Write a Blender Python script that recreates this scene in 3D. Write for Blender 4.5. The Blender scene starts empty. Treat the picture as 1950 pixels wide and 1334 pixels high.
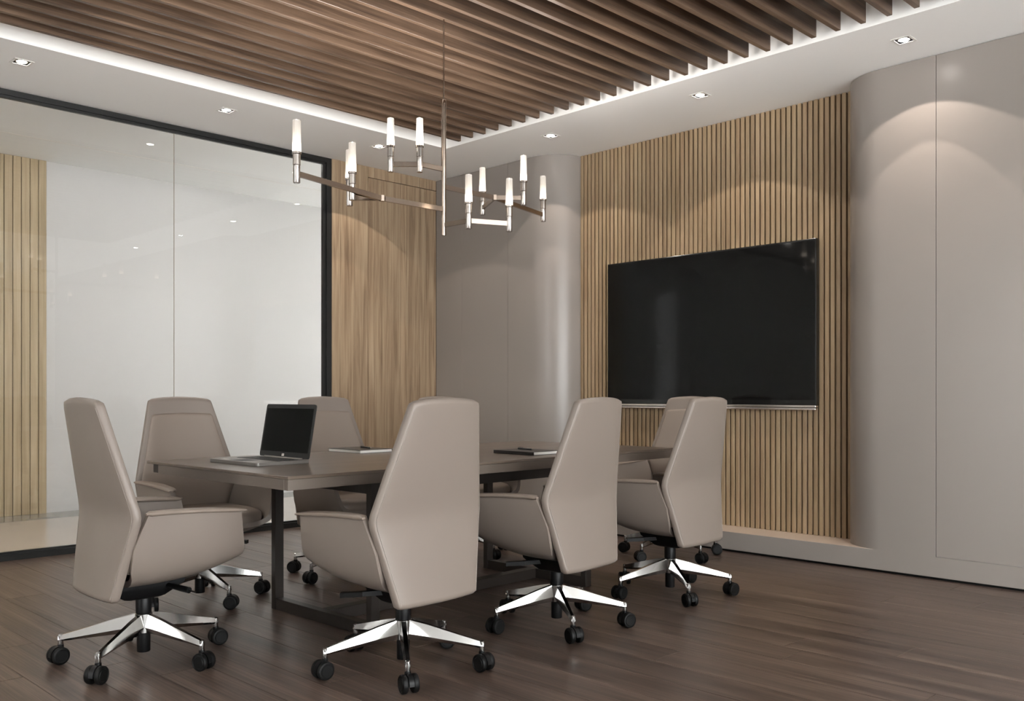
import bpy, bmesh, math, random
from mathutils import Vector, Matrix
random.seed(7)
S = bpy.context.scene
COL = S.collection
PI = math.pi

# ------------------------------------------------------------------ camera
ZC = 3.005            # ceiling underside
cam_d = bpy.data.cameras.new('camera')
cam = bpy.data.objects.new('camera', cam_d); COL.objects.link(cam)
cam.location = (0, 0, 1.06)
cam.rotation_euler = (PI/2, 0, PI/4)
cam_d.sensor_width = 36
cam_d.lens = 1750/1950*36
cam_d.shift_y = (751-667)/1950
cam_d.clip_start = 0.02
S.camera = cam

# ------------------------------------------------------------------ world: overcast daylight outside
W = bpy.data.worlds.new('overcast_sky'); S.world = W; W.use_nodes = True
bg = W.node_tree.nodes['Background']
bg.inputs[0].default_value = (.98, 0.98, 0.98, 1)
bg.inputs[1].default_value = 6.4

# ------------------------------------------------------------------ view
S.view_settings.view_transform = 'Standard'
S.view_settings.look = 'None'
S.view_settings.gamma = 1
S.view_settings.use_curve_mapping = False
S.view_settings.exposure = 1.22
S.cycles.max_bounces = 6; S.cycles.diffuse_bounces = 3; S.cycles.glossy_bounces = 3; S.cycles.transmission_bounces = 2; S.cycles.transparent_max_bounces = 6
S.cycles.caustics_reflective = False; S.cycles.caustics_refractive = False

P_SPOT, P_SPOT_IN = 12.5, 11
E_COVE = 0.2
E_CANDLE = 3.2
P_UP = 4.6
E_CORR = 6.0
E_LENS = 40.0

# ------------------------------------------------------------------ helpers
def srgb(r, g, b):
    f = lambda c: (c/255/12.92 if c/255 <= .04045 else ((c/255+.055)/1.055)**2.4)
    return (f(r), f(g), f(b), 1)

def obj(name, bm, mat=None, parent=None, smooth=None, loc=None, kind=None):
    me = bpy.data.meshes.new(name)
    if not isinstance(bm, bpy.types.Mesh):
        bm.normal_update(); bm.to_mesh(me); bm.free()
    else:
        me = bm
    if mat is not None and not me.materials: me.materials.append(mat)
    if smooth is not None:
        try:
            me.shade_smooth()
            me.set_sharp_from_angle(angle=math.radians(smooth))
        except Exception: pass
    o = bpy.data.objects.new(name, me); COL.objects.link(o)
    if parent is not None: o.parent = parent
    if loc: o.location = loc
    if kind: o['kind'] = kind
    return o

def share(name, me, parent=None, loc=(0,0,0), rot=(0,0,0)):
    o = bpy.data.objects.new(name, me); COL.objects.link(o)
    o.parent = parent; o.location = loc; o.rotation_euler = rot
    return o

def thing(name, label, cat, loc=(0,0,0), rz=0, group=None):
    o = bpy.data.objects.new(name, None); COL.objects.link(o)
    o.empty_display_size = .1
    o.location = loc; o.rotation_euler = (0,0,rz)
    o['label'] = label; o['category'] = cat
    if group: o['group'] = group
    return o

def tag(o, label, cat, group=None):
    o['label'] = label; o['category'] = cat
    if group: o['group'] = group
    return o

def bx(bm, x0, x1, y0, y1, z0, z1, bev=0.0):
    vs = [bm.verts.new((x, y, z)) for z in (z0, z1) for y in (y0, y1) for x in (x0, x1)]
    fs = [(0,2,3,1), (4,5,7,6), (0,1,5,4), (2,6,7,3), (0,4,6,2), (1,3,7,5)]
    faces = [bm.faces.new([vs[i] for i in f]) for f in fs]
    if bev:
        es = list({e for f in faces for e in f.edges})
        bmesh.ops.bevel(bm, geom=es, offset=bev, segments=1 if bev < .004 else 2, affect='EDGES', profile=.5)
    return bm

def box(x0, x1, y0, y1, z0, z1, bev=0.0):
    return bx(bmesh.new(), x0, x1, y0, y1, z0, z1, bev)

def loft(bm, rings, cap=True, closed=True):
    R = [[bm.verts.new(p) for p in r] for r in rings]
    n = len(R[0])
    for a, b in zip(R, R[1:]):
        for i in range(n if closed else n-1):
            j = (i+1) % n
            try: bm.faces.new((a[i], a[j], b[j], b[i]))
            except ValueError: pass
    if cap and closed:
        bm.faces.new(R[0][::-1]); bm.faces.new(R[-1])
    return bm

def lathe(bm, prof, n=20, loc=(0,0,0), axis='z'):
    """prof: list of (r, h) from bottom to top"""
    rings = []
    for r, h in prof:
        ring = []
        for i in range(n):
            a = 2*PI*i/n; c, s = r*math.cos(a), r*math.sin(a)
            p = {'z': (c, s, h), 'x': (h, c, s), 'y': (s, h, c)}[axis]
            ring.append((p[0]+loc[0], p[1]+loc[1], p[2]+loc[2]))
        rings.append(ring)
    return loft(bm, rings)

def tube(bm, pts, r, n=8):
    pts = [Vector(p) for p in pts]
    rings = []
    up = Vector((0.13, 0.2, 1)).normalized()
    for i, p in enumerate(pts):
        t = (pts[min(i+1, len(pts)-1)]-pts[max(i-1, 0)]).normalized()
        u = t.cross(up)
        if u.length < .05: u = t.cross(Vector((1, 0, 0)))
        u.normalize(); v = t.cross(u)
        rr = r[i] if isinstance(r, (list, tuple)) else r
        rings.append([p+u*math.cos(2*PI*k/n)*rr+v*math.sin(2*PI*k/n)*rr for k in range(n)])
    return loft(bm, rings)

def bar(bm, a, b, w, h, ext=0.0):
    """horizontal bar from a to b, width w, height h"""
    a, b = Vector(a), Vector(b); t = (b-a).normalized(); a = a-t*ext; b = b+t*ext
    n = Vector((-t.y, t.x, 0)).normalized()*w/2; u = Vector((0, 0, h/2))
    return loft(bm, [[p+n+u, p-n+u, p-n-u, p+n-u] for p in (a, b)])

def interp(x, xs, ys):
    if x <= xs[0]: return ys[0]
    for a, b, c, d in zip(xs, xs[1:], ys, ys[1:]):
        if x <= b: return c+(d-c)*(x-a)/(b-a)
    return ys[-1]

def sm(x, xs, ys, w):
    return sum(interp(x+w*k/4, xs, ys) for k in range(-4, 5))/9

def sel(t, n):
    c, s = math.cos(t), math.sin(t)
    f = lambda v: math.copysign(abs(v)**(2/n), v)
    return f(c), f(s)

# ------------------------------------------------------------------ materials
def newmat(name):
    m = bpy.data.materials.new(name); m.use_nodes = True
    nt = m.node_tree; b = nt.nodes['Principled BSDF']
    return m, nt, b

def plain(name, col, rough=.5, metal=0, coat=0, spec=.5, bump=None, var=0.0):
    m, nt, b = newmat(name)
    b.inputs['Base Color'].default_value = col
    b.inputs['Roughness'].default_value = rough
    b.inputs['Metallic'].default_value = metal
    b.inputs['Coat Weight'].default_value = coat
    b.inputs['Specular IOR Level'].default_value = spec
    tc = nt.nodes.new('ShaderNodeTexCoord')
    if var:
        nz = nt.nodes.new('ShaderNodeTexNoise'); nz.inputs['Scale'].default_value = 3.5
        nt.links.new(tc.outputs['Object'], nz.inputs['Vector'])
        mx = nt.nodes.new('ShaderNodeMix'); mx.data_type = 'RGBA'
        mx.inputs[6].default_value = tuple(c*(1-var) for c in col[:3])+(1,)
        mx.inputs[7].default_value = tuple(min(1, c*(1+var)) for c in col[:3])+(1,)
        nt.links.new(nz.outputs['Fac'], mx.inputs[0]); nt.links.new(mx.outputs[2], b.inputs['Base Color'])
    if bump:
        sc, st, dist = bump
        nz = nt.nodes.new('ShaderNodeTexNoise'); nz.inputs['Scale'].default_value = sc; nz.inputs['Detail'].default_value = 4
        nt.links.new(tc.outputs['Object'], nz.inputs['Vector'])
        bp = nt.nodes.new('ShaderNodeBump'); bp.inputs['Strength'].default_value = st; bp.inputs['Distance'].default_value = dist
        nt.links.new(nz.outputs['Fac'], bp.inputs['Height']); nt.links.new(bp.outputs['Normal'], b.inputs['Normal'])
    return m

def wood(name, dark, mid, light, axis='z', rough=.5, rnd=.12, fine=90, coat=0.0, spec=.5, big=5.0, mixw=.45, lo=.34, hi=.66):
    m, nt, b = newmat(name); N = nt.nodes; L = nt.links
    tc = N.new('ShaderNodeTexCoord'); oi = N.new('ShaderNodeObjectInfo')
    off = N.new('ShaderNodeVectorMath'); off.operation = 'SCALE'
    cmb = N.new('ShaderNodeCombineXYZ')
    mul = N.new('ShaderNodeMath'); mul.operation = 'MULTIPLY'; mul.inputs[1].default_value = 61.7
    L.new(oi.outputs['Random'], mul.inputs[0])
    for i in range(3): L.new(mul.outputs[0], cmb.inputs[i])
    add = N.new('ShaderNodeVectorMath'); add.operation = 'ADD'
    L.new(tc.outputs['Object'], add.inputs[0]); L.new(cmb.outputs[0], add.inputs[1])
    def stretched(s_across, s_along):
        mp = N.new('ShaderNodeMapping')
        sc = [s_across]*3; sc['xyz'.index(axis)] = s_along
        mp.inputs['Scale'].default_value = sc
        L.new(add.outputs[0], mp.inputs['Vector']); return mp
    n1 = N.new('ShaderNodeTexNoise'); n1.inputs['Scale'].default_value = 1; n1.inputs['Detail'].default_value = 5
    n1.inputs['Distortion'].default_value = .6
    L.new(stretched(big*4, big*.22).outputs[0], n1.inputs['Vector'])
    n2 = N.new('ShaderNodeTexNoise'); n2.inputs['Scale'].default_value = 1; n2.inputs['Detail'].default_value = 6
    n2.inputs['Roughness'].default_value = .7
    L.new(stretched(fine*2.2, fine*.03).outputs[0], n2.inputs['Vector'])
    mixf = N.new('ShaderNodeMix'); mixf.inputs[0].default_value = mixw
    L.new(n1.outputs['Fac'], mixf.inputs[2]); L.new(n2.outputs['Fac'], mixf.inputs[3])
    rp = N.new('ShaderNodeValToRGB'); e = rp.color_ramp.elements
    e[0].position = lo; e[0].color = dark; e[1].position = hi; e[1].color = light
    k = e.new(.5); k.color = mid
    L.new(mixf.outputs[0], rp.inputs[0])
    # each board its own tone
    mr = N.new('ShaderNodeMapRange'); mr.inputs[3].default_value = 1-rnd; mr.inputs[4].default_value = 1+rnd
    m2 = N.new('ShaderNodeMath'); m2.operation = 'MULTIPLY'; m2.inputs[1].default_value = 7.31
    m3 = N.new('ShaderNodeMath'); m3.operation = 'FRACT'
    L.new(oi.outputs['Random'], m2.inputs[0]); L.new(m2.outputs[0], m3.inputs[0]); L.new(m3.outputs[0], mr.inputs[0])
    vm = N.new('ShaderNodeVectorMath'); vm.operation = 'SCALE'
    L.new(rp.outputs[0], vm.inputs[0]); L.new(mr.outputs[0], vm.inputs['Scale'])
    L.new(vm.outputs[0], b.inputs['Base Color'])
    b.inputs['Roughness'].default_value = rough; b.inputs['Coat Weight'].default_value = coat
    b.inputs['Coat Roughness'].default_value = .25; b.inputs['Specular IOR Level'].default_value = spec
    bp = N.new('ShaderNodeBump'); bp.inputs['Strength'].default_value = .25; bp.inputs['Distance'].default_value = .0006
    L.new(n2.outputs['Fac'], bp.inputs['Height']); L.new(bp.outputs['Normal'], b.inputs['Normal'])
    return m

def emit(name, col, st):
    m = bpy.data.materials.new(name); m.use_nodes = True; nt = m.node_tree
    nt.nodes.remove(nt.nodes['Principled BSDF'])
    e = nt.nodes.new('ShaderNodeEmission'); e.inputs[0].default_value = col; e.inputs[1].default_value = st
    nt.links.new(e.outputs[0], nt.nodes['Material Output'].inputs[0])
    return m

def clearglass(name, tint=(1,1,1,1), boost=1.0):
    m = bpy.data.materials.new(name); m.use_nodes = True; nt = m.node_tree; N = nt.nodes; L = nt.links
    N.remove(N['Principled BSDF'])
    tr = N.new('ShaderNodeBsdfTransparent'); tr.inputs[0].default_value = tint
    gl = N.new('ShaderNodeBsdfGlossy'); gl.inputs['Roughness'].default_value = .01
    fr = N.new('ShaderNodeFresnel'); fr.inputs[0].default_value = 1.5
    ge = N.new('ShaderNodeNewGeometry')
    inv = N.new('ShaderNodeMath'); inv.operation = 'SUBTRACT'; inv.inputs[0].default_value = boost
    L.new(ge.outputs['Backfacing'], inv.inputs[1])
    mu = N.new('ShaderNodeMath'); mu.operation = 'MULTIPLY'; mu.use_clamp = True
    L.new(fr.outputs[0], mu.inputs[0]); L.new(inv.outputs[0], mu.inputs[1])
    mx = N.new('ShaderNodeMixShader')
    L.new(mu.outputs[0], mx.inputs[0]); L.new(tr.outputs[0], mx.inputs[1]); L.new(gl.outputs[0], mx.inputs[2])
    L.new(mx.outputs[0], N['Material Output'].inputs[0])
    return m

M = {}
M['ceiling'] = plain('ceiling_paint', srgb(244, 242, 240), .7, spec=.2)
M['panel'] = plain('panel_lacquer', srgb(139, 131, 126), .28, spec=.35)
M['wallwhite'] = plain('white_paint', srgb(228, 228, 226), .6, spec=.2)
M['corrwall'] = plain('pale_grey_paint', srgb(196, 195, 194), .5, spec=.25)
M['backing'] = plain('dark_backing', srgb(60, 45, 34), .7)
M['black'] = plain('black_aluminium', srgb(28, 28, 28), .4, spec=.4)
M['shadowgap'] = plain('black_toe_kick', srgb(14, 13, 13), .6, spec=.2)
M['slatwood'] = wood('oak_slat', srgb(128, 104, 78), srgb(150, 127, 99), srgb(163, 142, 114), 'z', .55, .09, fine=70)
M['plankwood'] = wood('oak_plank', srgb(106, 84, 64), srgb(150, 127, 102), srgb(170, 149, 123), 'z', .5, .07, fine=60, big=6)
M['corrwood'] = wood('pale_oak_board', srgb(150, 133, 104), srgb(170, 152, 122), srgb(182, 165, 137), 'z', .55, .04, fine=50)
M['ceilwood'] = wood('walnut_slat', srgb(60, 47, 39), srgb(96, 77, 63), srgb(120, 98, 81), 'y', .33, .08, fine=70)
M['floorwood'] = wood('dark_walnut_floor', srgb(46, 36, 32), srgb(75, 61, 54), srgb(104, 88, 78), 'x', .34, .1, fine=60, spec=.45, big=3, mixw=.6, lo=.38, hi=.62)
M['subfloor'] = plain('floor_joint', srgb(34, 27, 24), .7)
M['leather'] = plain('taupe_leather', srgb(121, 110, 102), .42, spec=.4, bump=(420, .12, .0006), var=.03)
M['leather2'] = plain('taupe_leather_seat', srgb(126, 113, 103), .45, spec=.35, bump=(420, .12, .0006), var=.03)
M['stitch'] = plain('leather_piping', srgb(134, 124, 116), .5)
M['chrome'] = plain('polished_chrome', (.50, .49, .48, 1), .13, 1)
M['plastic'] = plain('black_plastic', srgb(12, 12, 13), .4, spec=.2)
M['rubber'] = plain('black_wheel', srgb(10, 10, 10), .5, spec=.18)
M['bronze'] = plain('champagne_metal', (.36, .29, .24, 1), .2, 1)
M['nickel'] = plain('brushed_nickel', (.48, .44, .41, 1), .16, 1)
M['tabletop'] = wood('taupe_veneer', srgb(82, 71, 62), srgb(97, 85, 75), srgb(110, 97, 86), 'y', .3, .02, fine=40, spec=.5, big=3)
M['tableedge'] = plain('grained_edge', srgb(96, 86, 78), .5, bump=(260, .5, .001), var=.08)
M['tableframe'] = plain('dark_bronze_steel', srgb(40, 35, 32), .4, spec=.3)
M['screen'] = plain('tv_screen_glass', (.005, .005, .005, 1), .06, spec=.22)
M['bezel'] = plain('gloss_black', (.008, .008, .008, 1), .15)
M['silver'] = plain('satin_silver', (.72, .69, .66, 1), .25, 1)
M['laptopbody'] = plain('laptop_aluminium', srgb(122, 118, 114), .42, .35)
M['laptopgrey'] = plain('laptop_bezel', srgb(46, 46, 46), .5, spec=.2)
M['laptopkeys'] = plain('laptop_keys', srgb(30, 30, 30), .5)
M['paper'] = plain('paper_edge', srgb(216, 213, 206), .8, spec=.1)
M['cover'] = plain('notebook_cover', srgb(26, 23, 21), .4, spec=.5)
M['pen'] = plain('pen_black', srgb(16, 15, 15), .3)
M['tile'] = plain('pale_corridor_tile', srgb(186, 176, 168), .12, spec=.5, var=.04)
M['tile2'] = plain('grey_corridor_tile', srgb(140, 138, 133), .2, spec=.5, var=.08)
M['glass'] = clearglass('partition_glass', (.98, .975, .97, 1), 1.0)
M['paneglass'] = clearglass('window_glass', (.97, .985, .985, 1))
M['led'] = emit('cove_led', (1, .88, .74, 1), E_COVE)
M['lens'] = emit('downlight_lens', (1, .95, .88, 1), E_LENS)
M['corrlamp'] = emit('corridor_lamp', (1, .97, .94, 1), E_CORR)
M['downblack'] = plain('downlight_housing', srgb(18, 17, 16), .3)
M['downtrim'] = plain('downlight_trim', srgb(225, 222, 218), .4)

def candle_glass():
    m = bpy.data.materials.new('frosted_lamp_glass'); m.use_nodes = True; nt = m.node_tree; N = nt.nodes; L = nt.links
    b = N['Principled BSDF']
    b.inputs['Base Color'].default_value = (.3, .29, .28, 1); b.inputs['Roughness'].default_value = .25
    tc = N.new('ShaderNodeTexCoord'); sp = N.new('ShaderNodeSeparateXYZ'); L.new(tc.outputs['Generated'], sp.inputs[0])
    rp = N.new('ShaderNodeValToRGB'); e = rp.color_ramp.elements
    e[0].position = 0; e[0].color = (1, 1, 1, 1); e[1].position = 1; e[1].color = (.05, .05, .05, 1)
    e.new(.3).color = (.17, .17, .17, 1); e.new(.6).color = (.085, .085, .085, 1)
    L.new(sp.outputs['Z'], rp.inputs[0])
    mu = N.new('ShaderNodeMath'); mu.operation = 'MULTIPLY'; mu.inputs[1].default_value = E_CANDLE
    L.new(rp.outputs[0], mu.inputs[0]); L.new(mu.outputs[0], b.inputs['Emission Strength'])
    b.inputs['Emission Color'].default_value = (1, .86, .70, 1)
    tr = N.new('ShaderNodeBsdfTransparent'); mx = N.new('ShaderNodeMixShader'); mx.inputs[0].default_value = .8
    L.new(tr.outputs[0], mx.inputs[1]); L.new(b.outputs[0], mx.inputs[2]); L.new(mx.outputs[0], N['Material Output'].inputs[0])
    return m
M['candle'] = candle_glass()

# ================================================================== THE ROOM
XL, YB, YS = -6.409, 5.432, 5.715     # glass wall plane, panel plane, slat plane
XR, YF = 3.3, -2.0                    # wall with windows, wall behind the camera
def struct(name, bm, mat, parent=None, smooth=None):
    o = obj(name, bm, mat, parent, smooth)
    if parent is None: o['kind'] = 'structure'
    return o

# floor: boards run along x
floor = struct('floor', box(XL-.06, XR, YF, YS+.08, -.08, -.013), M['subfloor'])
def plank_mesh(w, l):
    return box(0, l, 0, w, -.0125, 0, .0012)
PW = .185
row = 0; y = YF
plank_cache = {}
while y < YB+.02:
    x = XL-.05 - random.uniform(0, 1.5); first = True
    while x < XR:
        l = 1.83
        x0, x1 = max(x, XL-.055), min(x+l, XR)
        w = min(PW, YB+.03-y)
        if x1-x0 > .05 and w > .02:
            key = (round(x1-x0, 3), round(w, 3))
            if key not in plank_cache:
                me = bpy.data.meshes.new('plank'); b_ = plank_mesh(w-.0012, x1-x0-.0012); b_.normal_update(); b_.to_mesh(me); b_.free()
                me.materials.append(M['floorwood']); plank_cache[key] = me
            share('plank', plank_cache[key], floor, (x0, y, 0))
        x += l
    y += PW; row += 1

# dropped ceiling ring with square openings for the downlights
OX0, OX1, OY0, OY1 = -5.512, -.70, .25, 4.775
DL_L = [(-5.83, -.82), (-5.83, .48), (-5.83, 1.774), (-5.83, 3.065), (-5.83, 4.355)]
DL_B = [(-4.678, 5.088), (-3.36, 5.088), (-2.046, 5.088), (-.735, 5.088)]
DL_F = [(-4.678, -1.45), (-3.36, -1.45), (-2.046, -1.45), (-.735, -1.45)]  # unseen row added behind the camera, its bounce fills the room
HS = .041
def plate(bm, xs, ys, z0, z1, skip):
    xs = sorted(xs); ys = sorted(ys)
    nx, ny = len(xs)-1, len(ys)-1
    solid = lambda i, j: 0 <= i < nx and 0 <= j < ny and not skip((xs[i]+xs[i+1])/2, (ys[j]+ys[j+1])/2)
    V = {}
    def v(i, j, z):
        if (i, j, z) not in V: V[(i, j, z)] = bm.verts.new((xs[i], ys[j], z))
        return V[(i, j, z)]
    for i in range(nx):
        for j in range(ny):
            if not solid(i, j): continue
            bm.faces.new((v(i,j,z0), v(i,j+1,z0), v(i+1,j+1,z0), v(i+1,j,z0)))
            bm.faces.new((v(i,j,z1), v(i+1,j,z1), v(i+1,j+1,z1), v(i,j+1,z1)))
            for di, dj, a, b in ((-1,0,(i,j),(i,j+1)), (1,0,(i+1,j+1),(i+1,j)), (0,-1,(i+1,j),(i,j)), (0,1,(i,j+1),(i+1,j+1))):
                if not solid(i+di, j+dj):
                    bm.faces.new((v(*a, z0), v(*b, z0), v(*b, z1), v(*a, z1)))
xs = {XL-.07, XR, OX0, OX1}; ys = {YF, YS+.1, OY0, OY1}
for x, y in DL_L+DL_B+DL_F: xs |= {x-HS, x+HS}; ys |= {y-HS, y+HS}
def inhole(x, y):
    if OX0 < x < OX1 and OY0 < y < OY1: return True
    return any(abs(x-a) < HS and abs(y-b) < HS for a, b in DL_L+DL_B+DL_F)
bm = bmesh.new(); plate(bm, xs, ys, ZC, ZC+.135, inhole)
bmesh.ops.recalc_face_normals(bm, faces=bm.faces)
bx(bm, XL-.07, XR, YF, YS+.1, ZC+.2, ZC+.26)
for x0, x1, y0, y1 in ((OX0-.05, OX0, OY0-.05, OY1+.05), (OX1, OX1+.05, OY0-.05, OY1+.05), (OX0, OX1, OY0-.05, OY0), (OX0, OX1, OY1, OY1+.05)):
    bx(bm, x0, x1, y0, y1, ZC+.135, ZC+.2)
ceiling = struct('ceiling', bm, M['ceiling'])
# walnut slats of the open ceiling field
SP = .1380; sx = -5.265; SW = .028
sl = bpy.data.meshes.new('ceiling_slat'); b_ = box(-SW, 0, OY0+.06, 4.712, 0, .14, .0015); b_.normal_update(); b_.to_mesh(sl); b_.free()
sl.materials.append(M['ceilwood'])
k = 0
while sx+k*SP < OX1-.1:
    share('ceiling_slat', sl, ceiling, (sx+k*SP, 0, ZC)); k += 1
# warm light strips hidden above the slats, around the recess
obj('light_strip', box(-5.43, -5.40, OY0+.1, OY1-.08, ZC+.18, ZC+.19), M['led'], ceiling)
obj('light_strip', box(OX0+.15, OX1-.1, 4.735, 4.755, ZC+.18, ZC+.19), M['led'], ceiling)

# back wall: lacquered volumes left and right, slatted recess between, plinth
wb = struct('wall_back', box(XL-.07, XR, YS+.016, YS+.1, 0, ZC), M['backing'])
xa0, xa1 = -5.195, -4.91       # left rounded corner
xb0, xb1 = -2.612, -2.325      # right rounded corner
ZP = .132
def panel(x0, x1, z0, z1, curve=None):
    bm = bmesh.new(); path = []
    if curve == 'left':        # flat then bends back at its right end
        path = [(x0, YB)]
        for i in range(17):
            a = PI/2*i/16; path.append((xa0+(xa1-xa0)*math.sin(a), YS-(YS-YB)*math.cos(a)))
        path += [(xa1, YS+.015), (x0, YS+.015)]
    elif curve == 'right':
        path = [(xb0, YS+.015)]
        for i in range(17):
            a = PI/2*(1-i/16); path.append((xb1-(xb1-xb0)*math.sin(a), YS-(YS-YB)*math.cos(a)))
        path += [(x1, YB), (x1, YS+.015)]
    else:
        path = [(x0, YB), (x1, YB), (x1, YB+.03), (x0, YB+.03)]
    return loft(bm, [[(x, y, z) for x, y in path] for z in (z0, z1)])
G = .0015
ztop = ZC-.004
for a, b, c in ((XL+.002, -6.056-G*.5, None), (-6.056+G*.5, -5.482-G, None), (-5.482+G, xa1, 'left'),
                (xb0, -2.002-G, 'right'), (-2.002+G, -.80-G, None), (-.80+G, .40-G, None), (.40+G, 1.60-G, None), (1.60+G, XR-.002, None)):
    obj('wall_panel', panel(a, b, ZP+(.0012 if (c is None and a > -3) else .0), ztop, c), M['panel'], wb, smooth=30)
obj('plinth', box(XL+.002, XR-.002, YB, YS+.015, .015, ZP), M['panel'], wb)
obj('toe_kick', box(XL+.002, XR-.002, YB+.018, YS+.01, -.001, .0149), M['shadowgap'], wb)
obj('ledge', box(xa1-.27, xb0+.27, YB+.004, YS+.014, ZP, ZP+.0009), plain('ledge_lacquer', srgb(190, 172, 158), .3, spec=.35), wb)
obj('shadow_gap', box(XL+.002, xa0, YB+.012, YB+.03, ztop, ZC), M['shadowgap'], wb)
obj('shadow_gap', box(xb1, XR-.002, YB+.012, YB+.03, ztop, ZC), M['shadowgap'], wb)
# oak slats
n = 59; pitch = (xb0-xa1)/n
sw = bpy.data.meshes.new('slat'); b_ = box(0, pitch*.70, YS-.016, YS+.0155, 0, ZC-ZP-.002, .0012); b_.normal_update(); b_.to_mesh(sw); b_.free()
sw.materials.append(M['slatwood'])
for i in range(n):
    share('slat', sw, wb, (xa1+.002+i*pitch, 0, ZP+.001))

# left wall: oak planks beside the glass, with a flush door in it
wl = struct('wall_left', box(XL-.08, XL-.018, 4.309, YS+.016, 0, ZC), M['backing'])
edges = [4.309, 4.391, 4.533, 4.672, 4.739, 4.875, 5.023, 5.091, 5.240, 5.314, 5.4305]
door = struct('door_1', box(XL-.0178, XL-.014, 4.672, 5.43, .004, 2.91), M['backing'])
for a, b in zip(edges, edges[1:]):
    g = .0016
    if a < 4.671:
        obj('plank', box(XL-.018, XL, a+g/2, b-g/2, .002, ZC-.001, .0008), M['plankwood'], wl)
    else:
        obj('plank', box(XL-.018, XL, a+g/2, b-g/2, 2.9145, ZC-.001, .0008), M['plankwood'], wl)
        obj('plank', box(XL-.014, XL, a+g/2+(.0015 if a < 4.68 else 0), b-g/2, .004, 2.9095, .0008), M['plankwood'], door)

# glass partition
win = struct('window_1', box(XL-.062, XL-.004, YF, 4.308, ZC-.036, ZC-.0005), M['black'])
obj('frame_rail', box(XL-.045, XL-.02, YF, 4.25, ZC-.053, ZC-.036), M['black'], win)
obj('frame_sill', box(XL-.062, XL-.004, YF, 4.308, .0005, .040), M['black'], win)
obj('frame_rail', box(XL-.045, XL-.02, YF, 4.25, .040, .055), M['black'], win)
obj('frame_post', box(XL-.062, XL-.004, 4.262, 4.308, .040, ZC-.036), M['black'], win)
obj('frame_rail', box(XL-.045, XL-.02, 4.234, 4.262, .055, ZC-.053), M['black'], win)
py = 4.24
while py > YF:
    p0 = max(py-1.263, YF)
    obj('glass_pane', box(XL-.038, XL-.028, p0+.0013, py-.0005, .045, ZC-.045), M['glass'], win)
    if p0 > YF: obj('glass_joint', box(XL-.0375, XL-.0285, p0-.0004, p0+.0012, .056, ZC-.054), plain('joint_seal', srgb(150, 140, 125), .4), win)
    py = p0

# corridor behind the glass
XC = -8.78
struct('floor_corridor', box(XC-.1, XL-.063, YF, 8.4, -.08, 0), M['tile'])
fc = bpy.data.objects['floor_corridor']
obj('border_tile', box(XC, XC+.42, YF, 8.4, 0, .001), M['tile2'], fc)
wc = struct('wall_corridor', box(XC-.1, XC, YF, 8.4, 0, 3.15), M['corrwall'])
y = 2.869
cb = bpy.data.meshes.new('board'); b_ = box(.004, .022, -.0645, 0, 0, 3.149, .002); b_.normal_update(); b_.to_mesh(cb); b_.free()
cb.materials.append(M['corrwood'])
obj('backing', box(XC+.0005, XC+.004, .1, 2.869, .001, 3.149), M['backing'], wc)
while y > .2:
    share('board', cb, wc, (XC, y, .0005)); y -= .0697
struct('ceiling_corridor', box(XC-.1, XL-.065, YF, 8.4, 3.15, 3.22), M['wallwhite'])
obj('ceiling_groove', box(-8.06, -8.03, YF, 8.4, 3.1485, 3.152), M['downtrim'], bpy.data.objects['ceiling_corridor'])
wce = bmesh.new(); YE = 8.4
bx(wce, XC-.1, XC+.35, YE, YE+.15, 0, 3.22); bx(wce, XL-.45, XL-.065, YE, YE+.15, 0, 3.22)
bx(wce, XC+.35, XL-.45, YE, YE+.15, 2.5, 3.22); bx(wce, XC+.35, XL-.45, YE, YE+.15, 0, .3)
struct('wall_corridor_end', wce, M['wallwhite'])
w4 = struct('window_4', box(XC+.35, XL-.45, YE+.05, YE+.1, .3, .35), M['black'])  # unseen end window, added to bring daylight onto the corridor ceiling
obj('frame_rail', box(XC+.35, XL-.45, YE+.05, YE+.1, 2.45, 2.5), M['black'], w4)
for xx in (XC+.35, (XC+XL)/2-.05, XL-.50): obj('frame_post', box(xx, xx+.05, YE+.05, YE+.1, .35, 2.45), M['black'], w4)
for x0, x1 in ((XC+.40, (XC+XL)/2-.05), ((XC+XL)/2, XL-.50)): obj('glass_pane', box(x0, x1, YE+.07, YE+.078, .35, 2.45), M['paneglass'], w4)
struct('wall_corridor_start', box(XC-.1, XL-.065, YF-.1, YF, 0, 3.22), M['wallwhite'])
struct('wall_corridor_head', box(XL-.07, XL-.065+.003, YF, 4.308, ZC, 3.15), M['wallwhite'])
struct('wall_corridor_side', box(XL-.09, XL-.08, 4.309, 8.4, 0, 3.15), M['wallwhite'])
for i, y in enumerate((-.6, 1.6, 3.8, 6.0)):  # added lamps kept out of sight, lighting the corridor wall evenly
    o = thing('corridor_lamp', ['linear corridor ceiling lamp at the near end behind the glass', 'linear corridor ceiling lamp behind the glass wall, beside the boarded wall',
              'linear corridor ceiling lamp behind the glass wall, level with the table', 'linear corridor ceiling lamp at the far end of the corridor'][i], 'lamp', (-6.75, y, 3.15))
    for yy in (-.6, .6): obj('hanger', box(-.004, .004, yy-.004, yy+.004, -.03, 0), M['downtrim'], o)
    obj('diffuser', box(-.035, .035, -.75, .75, -.085, -.03, .004), M['corrlamp'], o)

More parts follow.
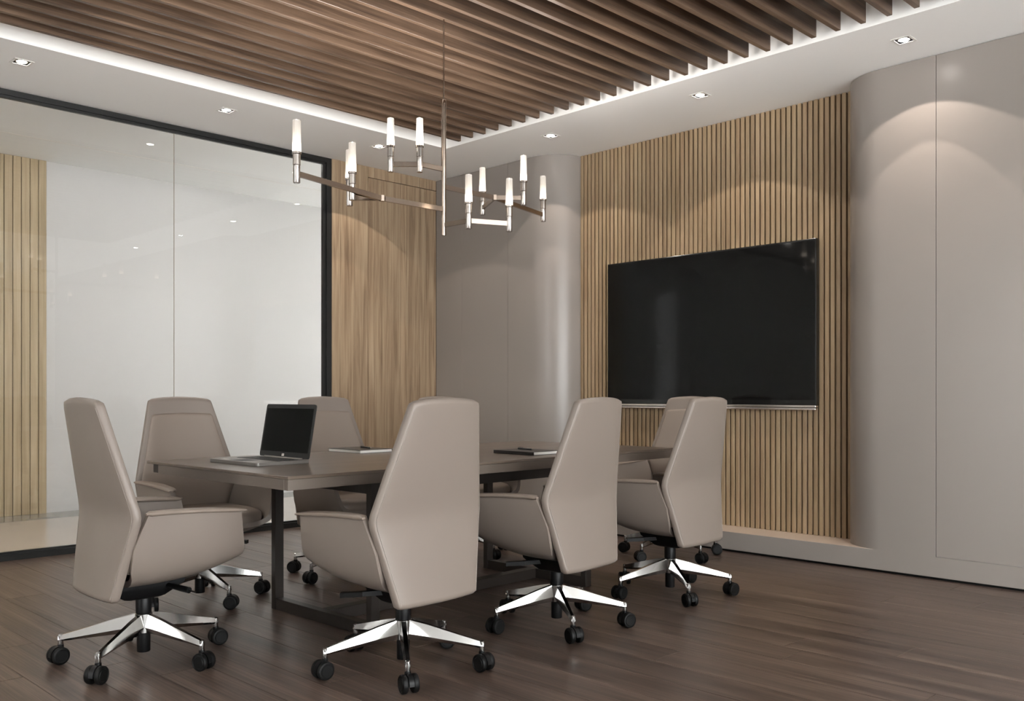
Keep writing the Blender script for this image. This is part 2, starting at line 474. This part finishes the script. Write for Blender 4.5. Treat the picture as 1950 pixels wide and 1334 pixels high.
# wall with windows (to the right of the camera) and the wall behind the camera
wr = bmesh.new()
wy0, wy1, wz0, wz1 = -1.8, 4.3, .10, 2.88
bx(wr, XR, XR+.2, YF, wy0, 0, ZC); bx(wr, XR, XR+.2, wy1, YS+.1, 0, ZC)
bx(wr, XR, XR+.2, wy0, wy1, 0, wz0); bx(wr, XR, XR+.2, wy0, wy1, wz1, ZC)
struct('wall_right', wr, M['wallwhite'])
w2 = struct('window_2', box(XR+.05, XR+.12, wy0, wy1, wz0, wz0+.05), M['black'])
obj('frame_rail', box(XR+.05, XR+.12, wy0, wy1, wz1-.05, wz1), M['black'], w2)
for i in range(5):
    yy = wy0+(wy1-wy0)*i/4
    obj('frame_post', box(XR+.05, XR+.12, max(wy0, yy-.025), min(wy1, yy+.025), wz0+.05, wz1-.05), M['black'], w2)
for i in range(4):
    a, b = wy0+(wy1-wy0)*i/4+.025, wy0+(wy1-wy0)*(i+1)/4-.025
    obj('glass_pane', box(XR+.08, XR+.088, a, b, wz0+.05, wz1-.05), M['paneglass'], w2)
wf = bmesh.new()
vx0, vx1 = -3.6, -3.05
bx(wf, XL-.07, vx0, YF-.2, YF, 0, ZC); bx(wf, vx1, XR+.2, YF-.2, YF, 0, ZC)
bx(wf, vx0, vx1, YF-.2, YF, 0, wz0); bx(wf, vx0, vx1, YF-.2, YF, wz1, ZC)
struct('wall_front', wf, M['wallwhite'])
w3 = struct('window_3', box(vx0, vx1, YF-.12, YF-.05, wz0, wz0+.03), M['black'])  # unseen slim window, added to brighten faces turned towards this wall
obj('frame_rail', box(vx0, vx1, YF-.12, YF-.05, wz1-.03, wz1), M['black'], w3)
for xx in (vx0, vx1-.03): obj('frame_post', box(xx, xx+.03, YF-.12, YF-.05, wz0+.03, wz1-.03), M['black'], w3)
obj('glass_pane', box(vx0+.03, vx1-.03, YF-.088, YF-.08, wz0+.03, wz1-.03), M['paneglass'], w3)

# ================================================================== DOWNLIGHTS
def downlight_mesh():
    bm = bmesh.new()
    plate(bm, {-HS-.012, -HS+.001, HS-.001, HS+.012}, {-HS-.012, -HS+.001, HS-.001, HS+.012}, -.003, -.0002, lambda x, y: abs(x) < HS-.002 and abs(y) < HS-.002)
    return bm
def add_downlight(x, y, label, lit=True):
    o = thing('downlight', label, 'downlight', (x, y, ZC), 0, 'square ceiling downlights')
    obj('trim', downlight_mesh(), M['downtrim'], o)
    bm = bmesh.new(); h = HS-.0012
    vs = [[bm.verts.new((sx_*h, sy_*h, z)) for sx_, sy_ in ((-1,-1),(1,-1),(1,1),(-1,1))] for z in (-.001, .05)]
    for i in range(4): bm.faces.new((vs[0][i], vs[0][(i+1)%4], vs[1][(i+1)%4], vs[1][i]))
    bm.faces.new(vs[1])
    obj('housing', bm, M['downblack'], o)
    bm = bmesh.new(); lathe(bm, [(.0325, .0005), (.036, .0005), (.037, .03), (.0325, .03)], 24)
    obj('bezel_ring', bm, M['chrome'], o, smooth=40)
    bm = bmesh.new(); lathe(bm, [(.012, -.0035), (.024, -.001), (.032, .002), (.032, .02)], 24)
    obj('lens', bm, M['lens'], o)
    for nm, half, pw, bl in (('beam_wide', 53.7, P_SPOT, .05), ('beam_narrow', 36, P_SPOT_IN, .06)):
        ld = bpy.data.lights.new(nm, 'SPOT'); ld.energy = pw; ld.spot_size = math.radians(2*half); ld.spot_blend = bl
        ld.color = (1, .90, .79); ld.shadow_soft_size = .012
        lo = bpy.data.objects.new(nm, ld); COL.objects.link(lo); lo.parent = o; lo.location = (0, 0, -.006)
DLL = ['square recessed downlight by the glass wall, two before the image edge', 'square recessed downlight by the glass wall, just before the image edge',
       'square recessed downlight above the glass wall, nearest the left edge of the photo', 'square recessed downlight above the glass wall, middle of the left row',
       'square recessed downlight beside the oak plank wall, partly behind the chandelier']
for (x, y), l in zip(DL_L, DLL): add_downlight(x, y, l)
DLB = ['square recessed downlight above the left rounded wall corner', 'square recessed downlight above the television and slatted wall',
       'square recessed downlight above the right rounded wall corner', 'square recessed downlight above the lacquered wall right of the photo']
for (x, y), l in zip(DL_B, DLB): add_downlight(x, y, l)

for (x, y), l in zip(DL_F, ['first', 'second', 'third', 'fourth']): add_downlight(x, y, l+' square downlight, counted from the glass, in the row behind the camera')

# ================================================================== TELEVISION
tv = thing('television', 'large wall-mounted black flat television on the slatted oak wall', 'television', (-3.715, 5.69, .99))
tw, thh = 1.748/2, 1.095
obj('body', box(-tw, tw, -.036, .0075, 0, thh, .004), M['bezel'], tv)
obj('screen', box(-tw+.012, tw-.012, -.0385, -.0345, .035, thh-.012), M['screen'], tv)
o = obj('bottom_trim', box(-tw, tw-.004, -.040, -.004, -.014, -.0005, .002), M['silver'], tv)
obj('trim_groove', box(-tw, tw-.004, -.036, -.004, -.019, -.0145), M['bezel'], tv)
obj('sound_bar', box(-tw, tw-.004, -.042, -.004, -.031, -.0195, .002), M['silver'], tv)

# ================================================================== TABLE
TX, TY, TR = -3.681, 3.147, math.radians(1.13)
HW, HL, ZT = .599, 1.301, .75
tab = thing('conference_table', 'long dark taupe conference table on a bronze steel frame under the chandelier', 'table', (TX, TY, 0), TR)
obj('tabletop', box(-HW, HW, -HL, HL, ZT-.012, ZT, .0015), M['tabletop'], tab)
obj('edge_band', box(HW-.03, HW-.001, -HL+.001, HL-.001, ZT-.054, ZT-.0125, .001), M['tableedge'], tab)
obj('edge_band', box(-HW+.115, HW-.0305, -HL+.001, -HL+.03, ZT-.054, ZT-.0125, .001), M['tableedge'], tab)
obj('edge_band', box(-HW+.001, HW-.0305, HL-.03, HL-.001, ZT-.054, ZT-.0125, .001), M['tableedge'], tab)
obj('edge_band', box(-HW+.001, -HW+.03, -HL+.03, HL-.0305, ZT-.054, ZT-.0125, .001), M['tableedge'], tab)
obj('cable_box', box(-HW+.03, -HW+.1145, -HL+.02, -HL+.12, ZT-.053, ZT-.013), M['tableframe'], tab)
obj('underside', box(-HW+.03, HW-.031, -HL+.121, HL-.031, ZT-.05, ZT-.0125), M['tableframe'], tab)
lx, ly0, ly1 = .385, -.735, .735
for sx_ in (-1, 1):
    for yy in (ly0, ly1):
        obj('leg', box(sx_*lx-.018, sx_*lx+.018, yy-.024, yy+.024, .0, ZT-.0545, .0015), M['tableframe'], tab)
for yy in (ly0, ly1):
    obj('floor_rail', box(-lx+.0185, lx-.0185, yy-.022, yy+.022, .0, .055, .0015), M['tableframe'], tab)
    obj('top_rail', box(-lx+.0185, lx-.0185, yy-.022, yy+.022, ZT-.125, ZT-.0545, .0015), M['tableframe'], tab)
obj('centre_rail', box(-.03, .03, ly0+.0225, ly1-.0225, .0, .055, .0015), M['tableframe'], tab)
for sx_ in (-1, 1):
    obj('top_rail', box(sx_*lx-.02, sx_*lx+.02, ly0+.0245, ly1-.0245, ZT-.125, ZT-.0545, .0015), M['tableframe'], tab)

# ================================================================== CHAIRS
def back_w(z): return sm(z, [.28, .605, 1.05], [.200, .281, .166], .018)
def back_d(z): return sm(z, [.28, .60, 1.05], [.221, .163, .268], .03)
TH = .040
def back_rings(z0, z1, inset=0.0, y_off=0.0, th=TH, n=7.0, m=44, r0=.012, r1=.018, arch=.012, flare=.003):
    rings = []
    N_ = 34
    for i in range(N_+1):
        v = i/N_
        t = (1-math.cos(PI*v))/2*.6+v*.4
        z = z0+(z1-z0)*t
        e = 0.0
        for d, r in ((z-z0, r0), (z1-z, r1)):
            if d < r: e = max(e, r*(1-math.sqrt(max(0, 1-((r-d)/r)**2))))
        w = back_w(z)-inset-e*.9; hh = max(.004, th/2-e*.75)
        yc = -back_d(z)+TH/2+y_off
        ring = []
        for k in range(m):
            cx, sy = sel(2*PI*k/m, n)
            x = (w+flare*sy)*cx
            u = x/max(w, .01)
            ring.append((x, yc+hh*sy+.016*u*u-.006, z+arch*(1-min(1, u*u))*t**6))
        rings.append(ring)
    return rings

def mk(name, bm, mat, smooth=50):
    me = bpy.data.meshes.new(name); bm.normal_update(); bm.to_mesh(me); bm.free()
    me.materials.append(mat)
    if smooth: me.shade_smooth(); me.set_sharp_from_angle(angle=math.radians(smooth))
    return me

CH = {}
CH['backrest'] = mk('backrest', loft(bmesh.new(), back_rings(.285, 1.038)), M['leather'], 70)
CH['back_cushion'] = mk('back_cushion', loft(bmesh.new(), back_rings(.42, .955, inset=.024, y_off=.010, th=.033, n=6, r0=.02, r1=.008, arch=.008, flare=0)), M['leather2'], 60)
bm = bmesh.new()
for sg in (-1, 1):
    pts = []
    for i in range(41):
        z = .30+.71*i/40
        w = back_w(z)-.012
        pts.append((sg*w, -back_d(z)+.0112, z))
    tube(bm, pts, .0012, 6)
CH['piping'] = mk('piping', bm, M['stitch'], 60)

prof = [(0, .322), (.06, .322), (.12, .324), (.165, .330), (.20, .344), (.226, .364), (.243, .392), (.255, .430), (.264, .475), (.272, .520), (.279, .560), (.286, .598)]
def shell_bm():
    bm = bmesh.new()
    P = [(-x, z) for x, z in prof[::-1]]+prof[1:]
    grid = []
    for x, z in P:
        rowv = []
        for j in range(15):
            s = j/14
            t = min(1, max(0, (z-.322)/.27))
            yr = interp(z, [.322, .40, .48, .60], [-.125, -.15, -.145, -.098])
            yf = interp(z, [.322, .36, .40, .60], [.298, .310, .308, .274])
            zz = z+(1-t)**1.5*(.066*s**3.0)+t*.016*(1-s)
            bul = .010*math.sin(PI*s)*math.sin(PI*t)
            rowv.append(bm.verts.new((x+math.copysign(bul, x), yr+(yf-yr)*s, zz)))
        grid.append(rowv)
    for a, b in zip(grid, grid[1:]):
        for j in range(14): bm.faces.new((a[j], b[j], b[j+1], a[j+1]))
    bm.normal_update()
    bmesh.ops.recalc_face_normals(bm, faces=bm.faces)
    bmesh.ops.solidify(bm, geom=bm.faces[:], thickness=.024)
    bmesh.ops.recalc_face_normals(bm, faces=bm.faces)
    return bm
CH['seat_shell'] = mk('seat_shell', shell_bm(), M['leather'], 55)

def pad_bm(sg):
    rings = []
    for i in range(19):
        s = i/18
        y = -.112+(.292+.112)*s
        hw = interp(s, [0, .04, .2, .5, .85, .97, 1], [.008, .020, .031, .036, .030, .022, .010])
        hh = interp(s, [0, .04, .9, 1], [.004, .010, .010, .004])
        cx = .298-hw
        z = .617-.018*s+(.004*math.sin(PI*s))
        ring = []
        for k in range(16):
            c, s_ = sel(2*PI*k/16, 2.6)
            ring.append((sg*(cx+hw*c), y, z+hh*s_-.010*((hw*c+hw)/.08-.5)*0))
        rings.append(ring)
    return loft(bmesh.new(), rings)
CH['armrest_r'] = mk('armrest', pad_bm(1), M['leather2'], 60)
CH['armrest_l'] = mk('armrest', pad_bm(-1), M['leather2'], 60)

def cushion_bm():
    rings = []
    for z, ins in ((.385, .02), (.40, .004), (.43, 0), (.455, .003), (.468, .014), (.475, .035), (.477, .07)):
        ring = []
        for k in range(40):
            cx, sy = sel(2*PI*k/40, 6)
            x = (.236-ins)*cx; y = .045+(.237-ins)*sy
            ring.append((x, y, z+(.012 if z > .4 else 0)*max(0, sy)*.4-.012*max(0, sy)**4*(1 if z > .45 else 0)))
        rings.append(ring)
    return loft(bmesh.new(), rings)
CH['seat_cushion'] = mk('seat_cushion', cushion_bm(), M['leather2'], 50)

bm = bmesh.new()
loft(bm, [[(sx_*w, y, z) for sx_, y in ((-1, y0), (1, y0), (1, y1), (-1, y1))] for z, w, y0, y1 in
          ((.252, .045, -.07, .04), (.26, .060, -.10, .06), (.288, .078, -.145, .10), (.308, .085, -.16, .13), (.335, .085, -.16, .14))])
CH['mechanism'] = mk('mechanism', bm, M['plastic'], 30)
bm = bmesh.new()
tube(bm, [(.06, .06, .302), (.165, .085, .296), (.205, .094, .294)], [.010, .0125, .0125], 12)
tube(bm, [(.2, .093, .294), (.24, .102, .291)], .003, 6)
CH['lever_r'] = mk('lever', bm, M['plastic'], 40)
bm = bmesh.new()
bar(bm, (-.05, .03, .297), (-.14, .08, .297), .026, .018); bar(bm, (-.14, .08, .296), (-.19, .14, .292), .03, .018, .004)
CH['lever_l'] = mk('lever', bm, M['plastic'], 30)
CH['gas_column'] = mk('gas_column', lathe(bmesh.new(), [(.024, .034), (.0255, .037), (.0255, .118), (.02, .12), (.02, .178), (.029, .18), (.0305, .184), (.0305, .258), (.028, .262)], 24), M['plastic'], 40)
CH['hub'] = mk('hub', lathe(bmesh.new(), [(.0265, .110), (.030, .112), (.0335, .186), (.030, .189), (.021, .189), (.021, .11)], 24), M['chrome'], 40)
bm = bmesh.new()
rings = []
for r, zt, zb, wt, wb_ in ((.020, .188, .112, .010, .017), (.10, .170, .107, .009, .016), (.22, .1365, .097, .0075, .0135), (.312, .1115, .088, .006, .011), (.319, .109, .089, .005, .009)):
    zm = zb+(zt-zb)*.3
    rings.append([(r, -wt, zt), (r, wt, zt), (r, wb_, zm), (r, wb_*.45, zb), (r, -wb_*.45, zb), (r, -wb_, zm)])
loft(bm, rings)
CH['leg'] = mk('leg', bm, M['chrome'], 20)
CH['stem'] = mk('caster_stem', lathe(bmesh.new(), [(.0085, .070), (.0105, .074), (.0095, .112), (.007, .1145)], 14), M['chrome'], 40)
bm = bmesh.new()   # hood between the twin wheels, at the stem axis; wheels trail behind by .012
rings = []
for i in range(13):
    a = PI*(-.12+1.15*i/12)
    ro, ri = .0355, .024
    cx, cz = -.010, .0345
    rings.append([(cx+rr*math.cos(a), yy, cz+rr*math.sin(a)) for rr, yy in ((ri, -.0095), (ro, -.0095), (ro, .0095), (ri, .0095))])
loft(bm, rings)
lathe(bm, [(.011, .060), (.0125, .063), (.0115, .076), (.009, .078)], 14)
CH['caster'] = mk('caster', bm, M['plastic'], 40)
CH['wheel'] = mk('wheel', lathe(bmesh.new(), [(.012, -.0105), (.022, -.0105), (.0235, -.0085), (.027, -.0085), (.0285, -.0105), (.032, -.0095), (.0343, -.006), (.0345, .003), (.033, .008), (.029, .010), (.01, .010)], 28, axis='y'), M['rubber'], 35)

UPPER = ['backrest', 'seat_shell', 'armrest_r', 'armrest_l', 'seat_cushion', 'mechanism', 'lever_r', 'lever_l']
def make_chair(x, y, facing, swivel, label, seed):
    """facing: world angle (deg) the chair looks to; local +Y is forward"""
    rnd = random.Random(seed)
    o = thing('office_chair', label, 'chair', (x, y, 0), math.radians(facing-90), 'high-back leather chairs around the table')
    sv = math.radians(swivel)
    for k in UPPER:
        p = share(k.split('_r')[0].replace('_l', '') if k.startswith(('armrest', 'lever')) else k, CH[k], o, rot=(0, 0, sv))
        if k == 'backrest':
            share('back_cushion', CH['back_cushion'], p); share('piping', CH['piping'], p)
    share('gas_column', CH['gas_column'], o); share('hub', CH['hub'], o)
    for i in range(5):
        a = PI/2+2*PI*i/5
        l = share('leg', CH['leg'], o, rot=(0, 0, a))
        share('caster_stem', CH['stem'], l, (.311, 0, 0))
        c = share('caster', CH['caster'], o, (.311*math.cos(a), .311*math.sin(a), 0), (0, 0, a+PI+rnd.uniform(-.9, .9) if seed else a+PI))
        for sg in (-1, 1):
            share('wheel', CH['wheel'], c, (-.010, sg*.0205, .0345), (0, 0, 0 if sg < 0 else PI))
    return o
make_chair(-3.647, 1.560, 90.9, -1.5, 'taupe leather high-back chair at the table end with the laptop, leftmost in the photo', 11)
make_chair(-2.830, 2.231, 180.7, 3.0, 'taupe leather high-back chair seen from behind, nearest the viewer of the right-hand row', 12)
make_chair(-2.850, 3.141, 181.2, 4.5, 'taupe leather high-back chair seen from behind, middle of the right-hand row', 13)
make_chair(-2.877, 4.072, 178.5, 4.5, 'taupe leather high-back chair seen from behind, farthest of the right-hand row before the television', 14)
make_chair(-4.518, 2.227, 0, 0, 'taupe leather high-back chair facing the table from the glass wall, left of the laptop', 15)
make_chair(-4.544, 3.150, 0, 0, 'taupe leather high-back chair facing the table, its back showing right behind the laptop screen', 16)
make_chair(-4.570, 4.090, 0, 0, 'taupe leather high-back chair facing the table before the oak planks, almost wholly hidden', 17)
make_chair(-3.545, 5.020, 270, 0, 'taupe leather high-back chair at the far table end under the television', 18)

# ================================================================== CHANDELIER
RX, RY = -3.621, 3.120
ch = thing('chandelier', 'champagne metal branched chandelier with frosted candle tubes hanging over the table', 'chandelier', (RX, RY, 1.885))
Z0 = 1.885
bm = bmesh.new(); lathe(bm, [(.0045, 2.575-Z0), (.0045, ZC-Z0-.0005)], 10)
obj('thin_rod', bm, M['bronze'], ch, 40)
bm = bmesh.new(); lathe(bm, [(.0118, 0), (.0122, .002), (.0122, 2.565-Z0), (.0135, 2.566-Z0), (.0135, 2.585-Z0), (.011, 2.588-Z0)], 20)
obj('stem_tube', bm, M['bronze'], ch, 40)
def W2L(x, y, z): return (x-RX, y-RY, z-Z0)
prof_hold = [(.0140, -.041), (.0153, -.039), (.0153, .036), (.0168, .038), (.0168, .083), (.0205, .085), (.0205, .094), (.017, .096)]
ho = mk('candle_holder', lathe(bmesh.new(), prof_hold, 20), M['nickel'], 35)
gl = mk('lamp_glass', lathe(bmesh.new(), [(.0185, .0965), (.0192, .099), (.0175, .228), (.0165, .232), (.012, .233)], 12), M['candle'], 25)
def arm(pts, joints=()):
    for a, b in zip(pts, pts[1:]):
        bm = bmesh.new(); bar(bm, W2L(*a), W2L(*b), .012, .024, .004); obj('arm', bm, M['bronze'], ch)
def candle(x, y, z):
    h = share('candle_holder', ho, ch, W2L(x, y, z)); share('lamp_glass', gl, h)
    ld = bpy.data.lights.new('tube_end_light', 'SPOT'); ld.energy = P_UP; ld.color = (1, .95, .89); ld.shadow_soft_size = .014  # added upward spot above each tube, brightens slats and ceiling
    ld.spot_size = math.radians(172); ld.spot_blend = .25
    lo = bpy.data.objects.new('tube_end_light', ld); COL.objects.link(lo); lo.parent = h; lo.location = (0, 0, .24); lo.rotation_euler = (PI, 0, 0)
def joint(x, y, z):
    bm = bmesh.new(); lathe(bm, [(.016, -.014), (.016, .014)], 6); obj('joint', bm, M['bronze'], ch, loc=W2L(x, y, z))
zA, zB, zC_, zD = 2.021, 1.939, 2.137, 2.228
JA = (-3.634, 2.735, zA)
arm([(RX, RY, zA), JA]); joint(*JA)
for p in ((-3.490, 2.165), (-3.616, 2.545), (-3.735, 2.612)): arm([JA, (*p, zA)]); candle(*p, zA)
JB = (-3.442, 3.132, zB); arm([(RX, RY, zB), JB, (-3.355, 3.335, zB)]); candle(*JB); candle(-3.355, 3.335, zB)
JC = (-3.624, 3.489, zC_); arm([(RX, RY, zC_), JC]); joint(*JC)
for p in ((-3.518, 3.607), (-3.873, 3.632), (-3.765, 4.028)): arm([JC, (*p, zC_)]); candle(*p, zC_)
JD = (-3.627, 2.965, zD); arm([(RX, RY, zD), JD, (-3.73, 2.86, zD)]); candle(*JD); candle(-3.73, 2.86, zD)

# ================================================================== THINGS ON THE TABLE
lp = thing('laptop', 'open grey laptop with a black screen on the near end of the table', 'laptop', (-3.775, 2.145, ZT), math.radians(1.5))
lw, ld_ = .205, .135
b_ = box(-lw, lw, -ld_, ld_, .001, .016)
es = [e for e in b_.edges if abs(e.verts[0].co.z-e.verts[1].co.z) > .01]
bmesh.ops.bevel(b_, geom=es, offset=.014, segments=4, affect='EDGES', profile=.5)
base = obj('base', b_, M['laptopbody'], lp, 40)
obj('keyboard_well', box(-lw+.025, lw-.025, -.012, .105, .016, .0164), M['laptopgrey'], base)
bm = bmesh.new()
for r in range(5):
    for c in range(14):
        bx(bm, -lw+.03+c*.0248, -lw+.03+c*.0248+.020, -.008+r*.0222, -.008+r*.0222+.018, .0164, .0178)
obj('keys', bm, M['laptopkeys'], base, kind='stuff')
obj('trackpad', box(-.055, .055, -.118, -.03, .016, .0163), M['laptopgrey'], base)
obj('palm_label', box(-.15, -.10, -.11, -.085, .016, .0163), M['paper'], base)
lid = bpy.data.objects.new('lid', None); COL.objects.link(lid); lid.parent = lp
# lid geometry in its own tilted frame
tilt = Matrix.Translation((0, ld_-.006, .018)) @ Matrix.Rotation(-math.radians(10), 4, 'X')
COL.objects.unlink(lid); bpy.data.objects.remove(lid)
def lidpart(name, bm, mat, parent, bev=False):
    if bev:
        es = [e for e in bm.edges if abs(e.verts[0].co.y-e.verts[1].co.y) > .003]
        bmesh.ops.bevel(bm, geom=es, offset=.012, segments=4, affect='EDGES', profile=.5)
    bm.transform(tilt); return obj(name, bm, mat, parent, 40)
LH = .250
lid = lidpart('lid', box(-lw, lw, -.003, .003, 0, LH), M['laptopgrey'], lp, True)
lidpart('screen', box(-lw+.012, lw-.012, -.0036, -.0031, .026, LH-.020), plain('laptop_screen', (.004, .004, .004, 1), .3, spec=.06), lid)
lidpart('logo', box(-.014, .006, -.0036, -.0031, .006, .018), M['silver'], lid)
bm = bmesh.new(); lathe(bm, [(.006, -.16), (.006, .16)], 12, (0, ld_-.006, .016), 'x'); obj('hinge', bm, M['laptopbody'], lp, 40)

def notebook(x, y, rz, label, spine_front):
    o = thing('notebook', label, 'notebook', (x, y, ZT), rz, 'notebooks on the table')
    w, d = .145, .108
    obj('back_cover', box(-w, w, -d, d, .0005, .0022), M['cover'], o)
    obj('pages', box(-w+.003, w-.003, -d+.003, d-.003, .0022, .0158), M['paper'], o)
    obj('front_cover', box(-w, w, -d, d, .0158, .0175), M['cover'], o)
    if spine_front: obj('spine', box(-w, w, -d-.001, -d+.0028, .0005, .0175, .001), M['cover'], o)
    else: obj('spine', box(-w, w, d-.0028, d+.001, .0005, .0175, .001), M['cover'], o)
def pen(x, y, z, rz, label):
    o = thing('pen', label, 'pen', (x, y, z), rz, 'pens on the notebooks')
    bm = bmesh.new(); lathe(bm, [(.003, -.065), (.0048, -.063), (.0048, .055), (.0035, .06)], 12, (0, 0, .0052), 'x'); obj('barrel', bm, M['pen'], o, 40)
    bm = bmesh.new(); lathe(bm, [(.0034, .06), (.001, .074)], 10, (0, 0, .0052), 'x'); obj('tip', bm, M['nickel'], o, 40)
    obj('clip', box(-.062, -.02, -.0012, .0012, .0098, .0112), M['pen'], o)
notebook(-4.125, 2.955, math.radians(1), 'closed notebook with white page edges, behind the laptop on the table', False)
pen(-4.10, 2.975, ZT+.0176, math.radians(-12), 'black pen lying on the notebook behind the laptop')
notebook(-3.375, 3.490, math.radians(1), 'black notebook with its spine to the viewer, beside the middle right-hand chair', True)
pen(-3.40, 3.50, ZT+.0176, math.radians(-10), 'black pen lying on the notebook beside the middle right-hand chair')
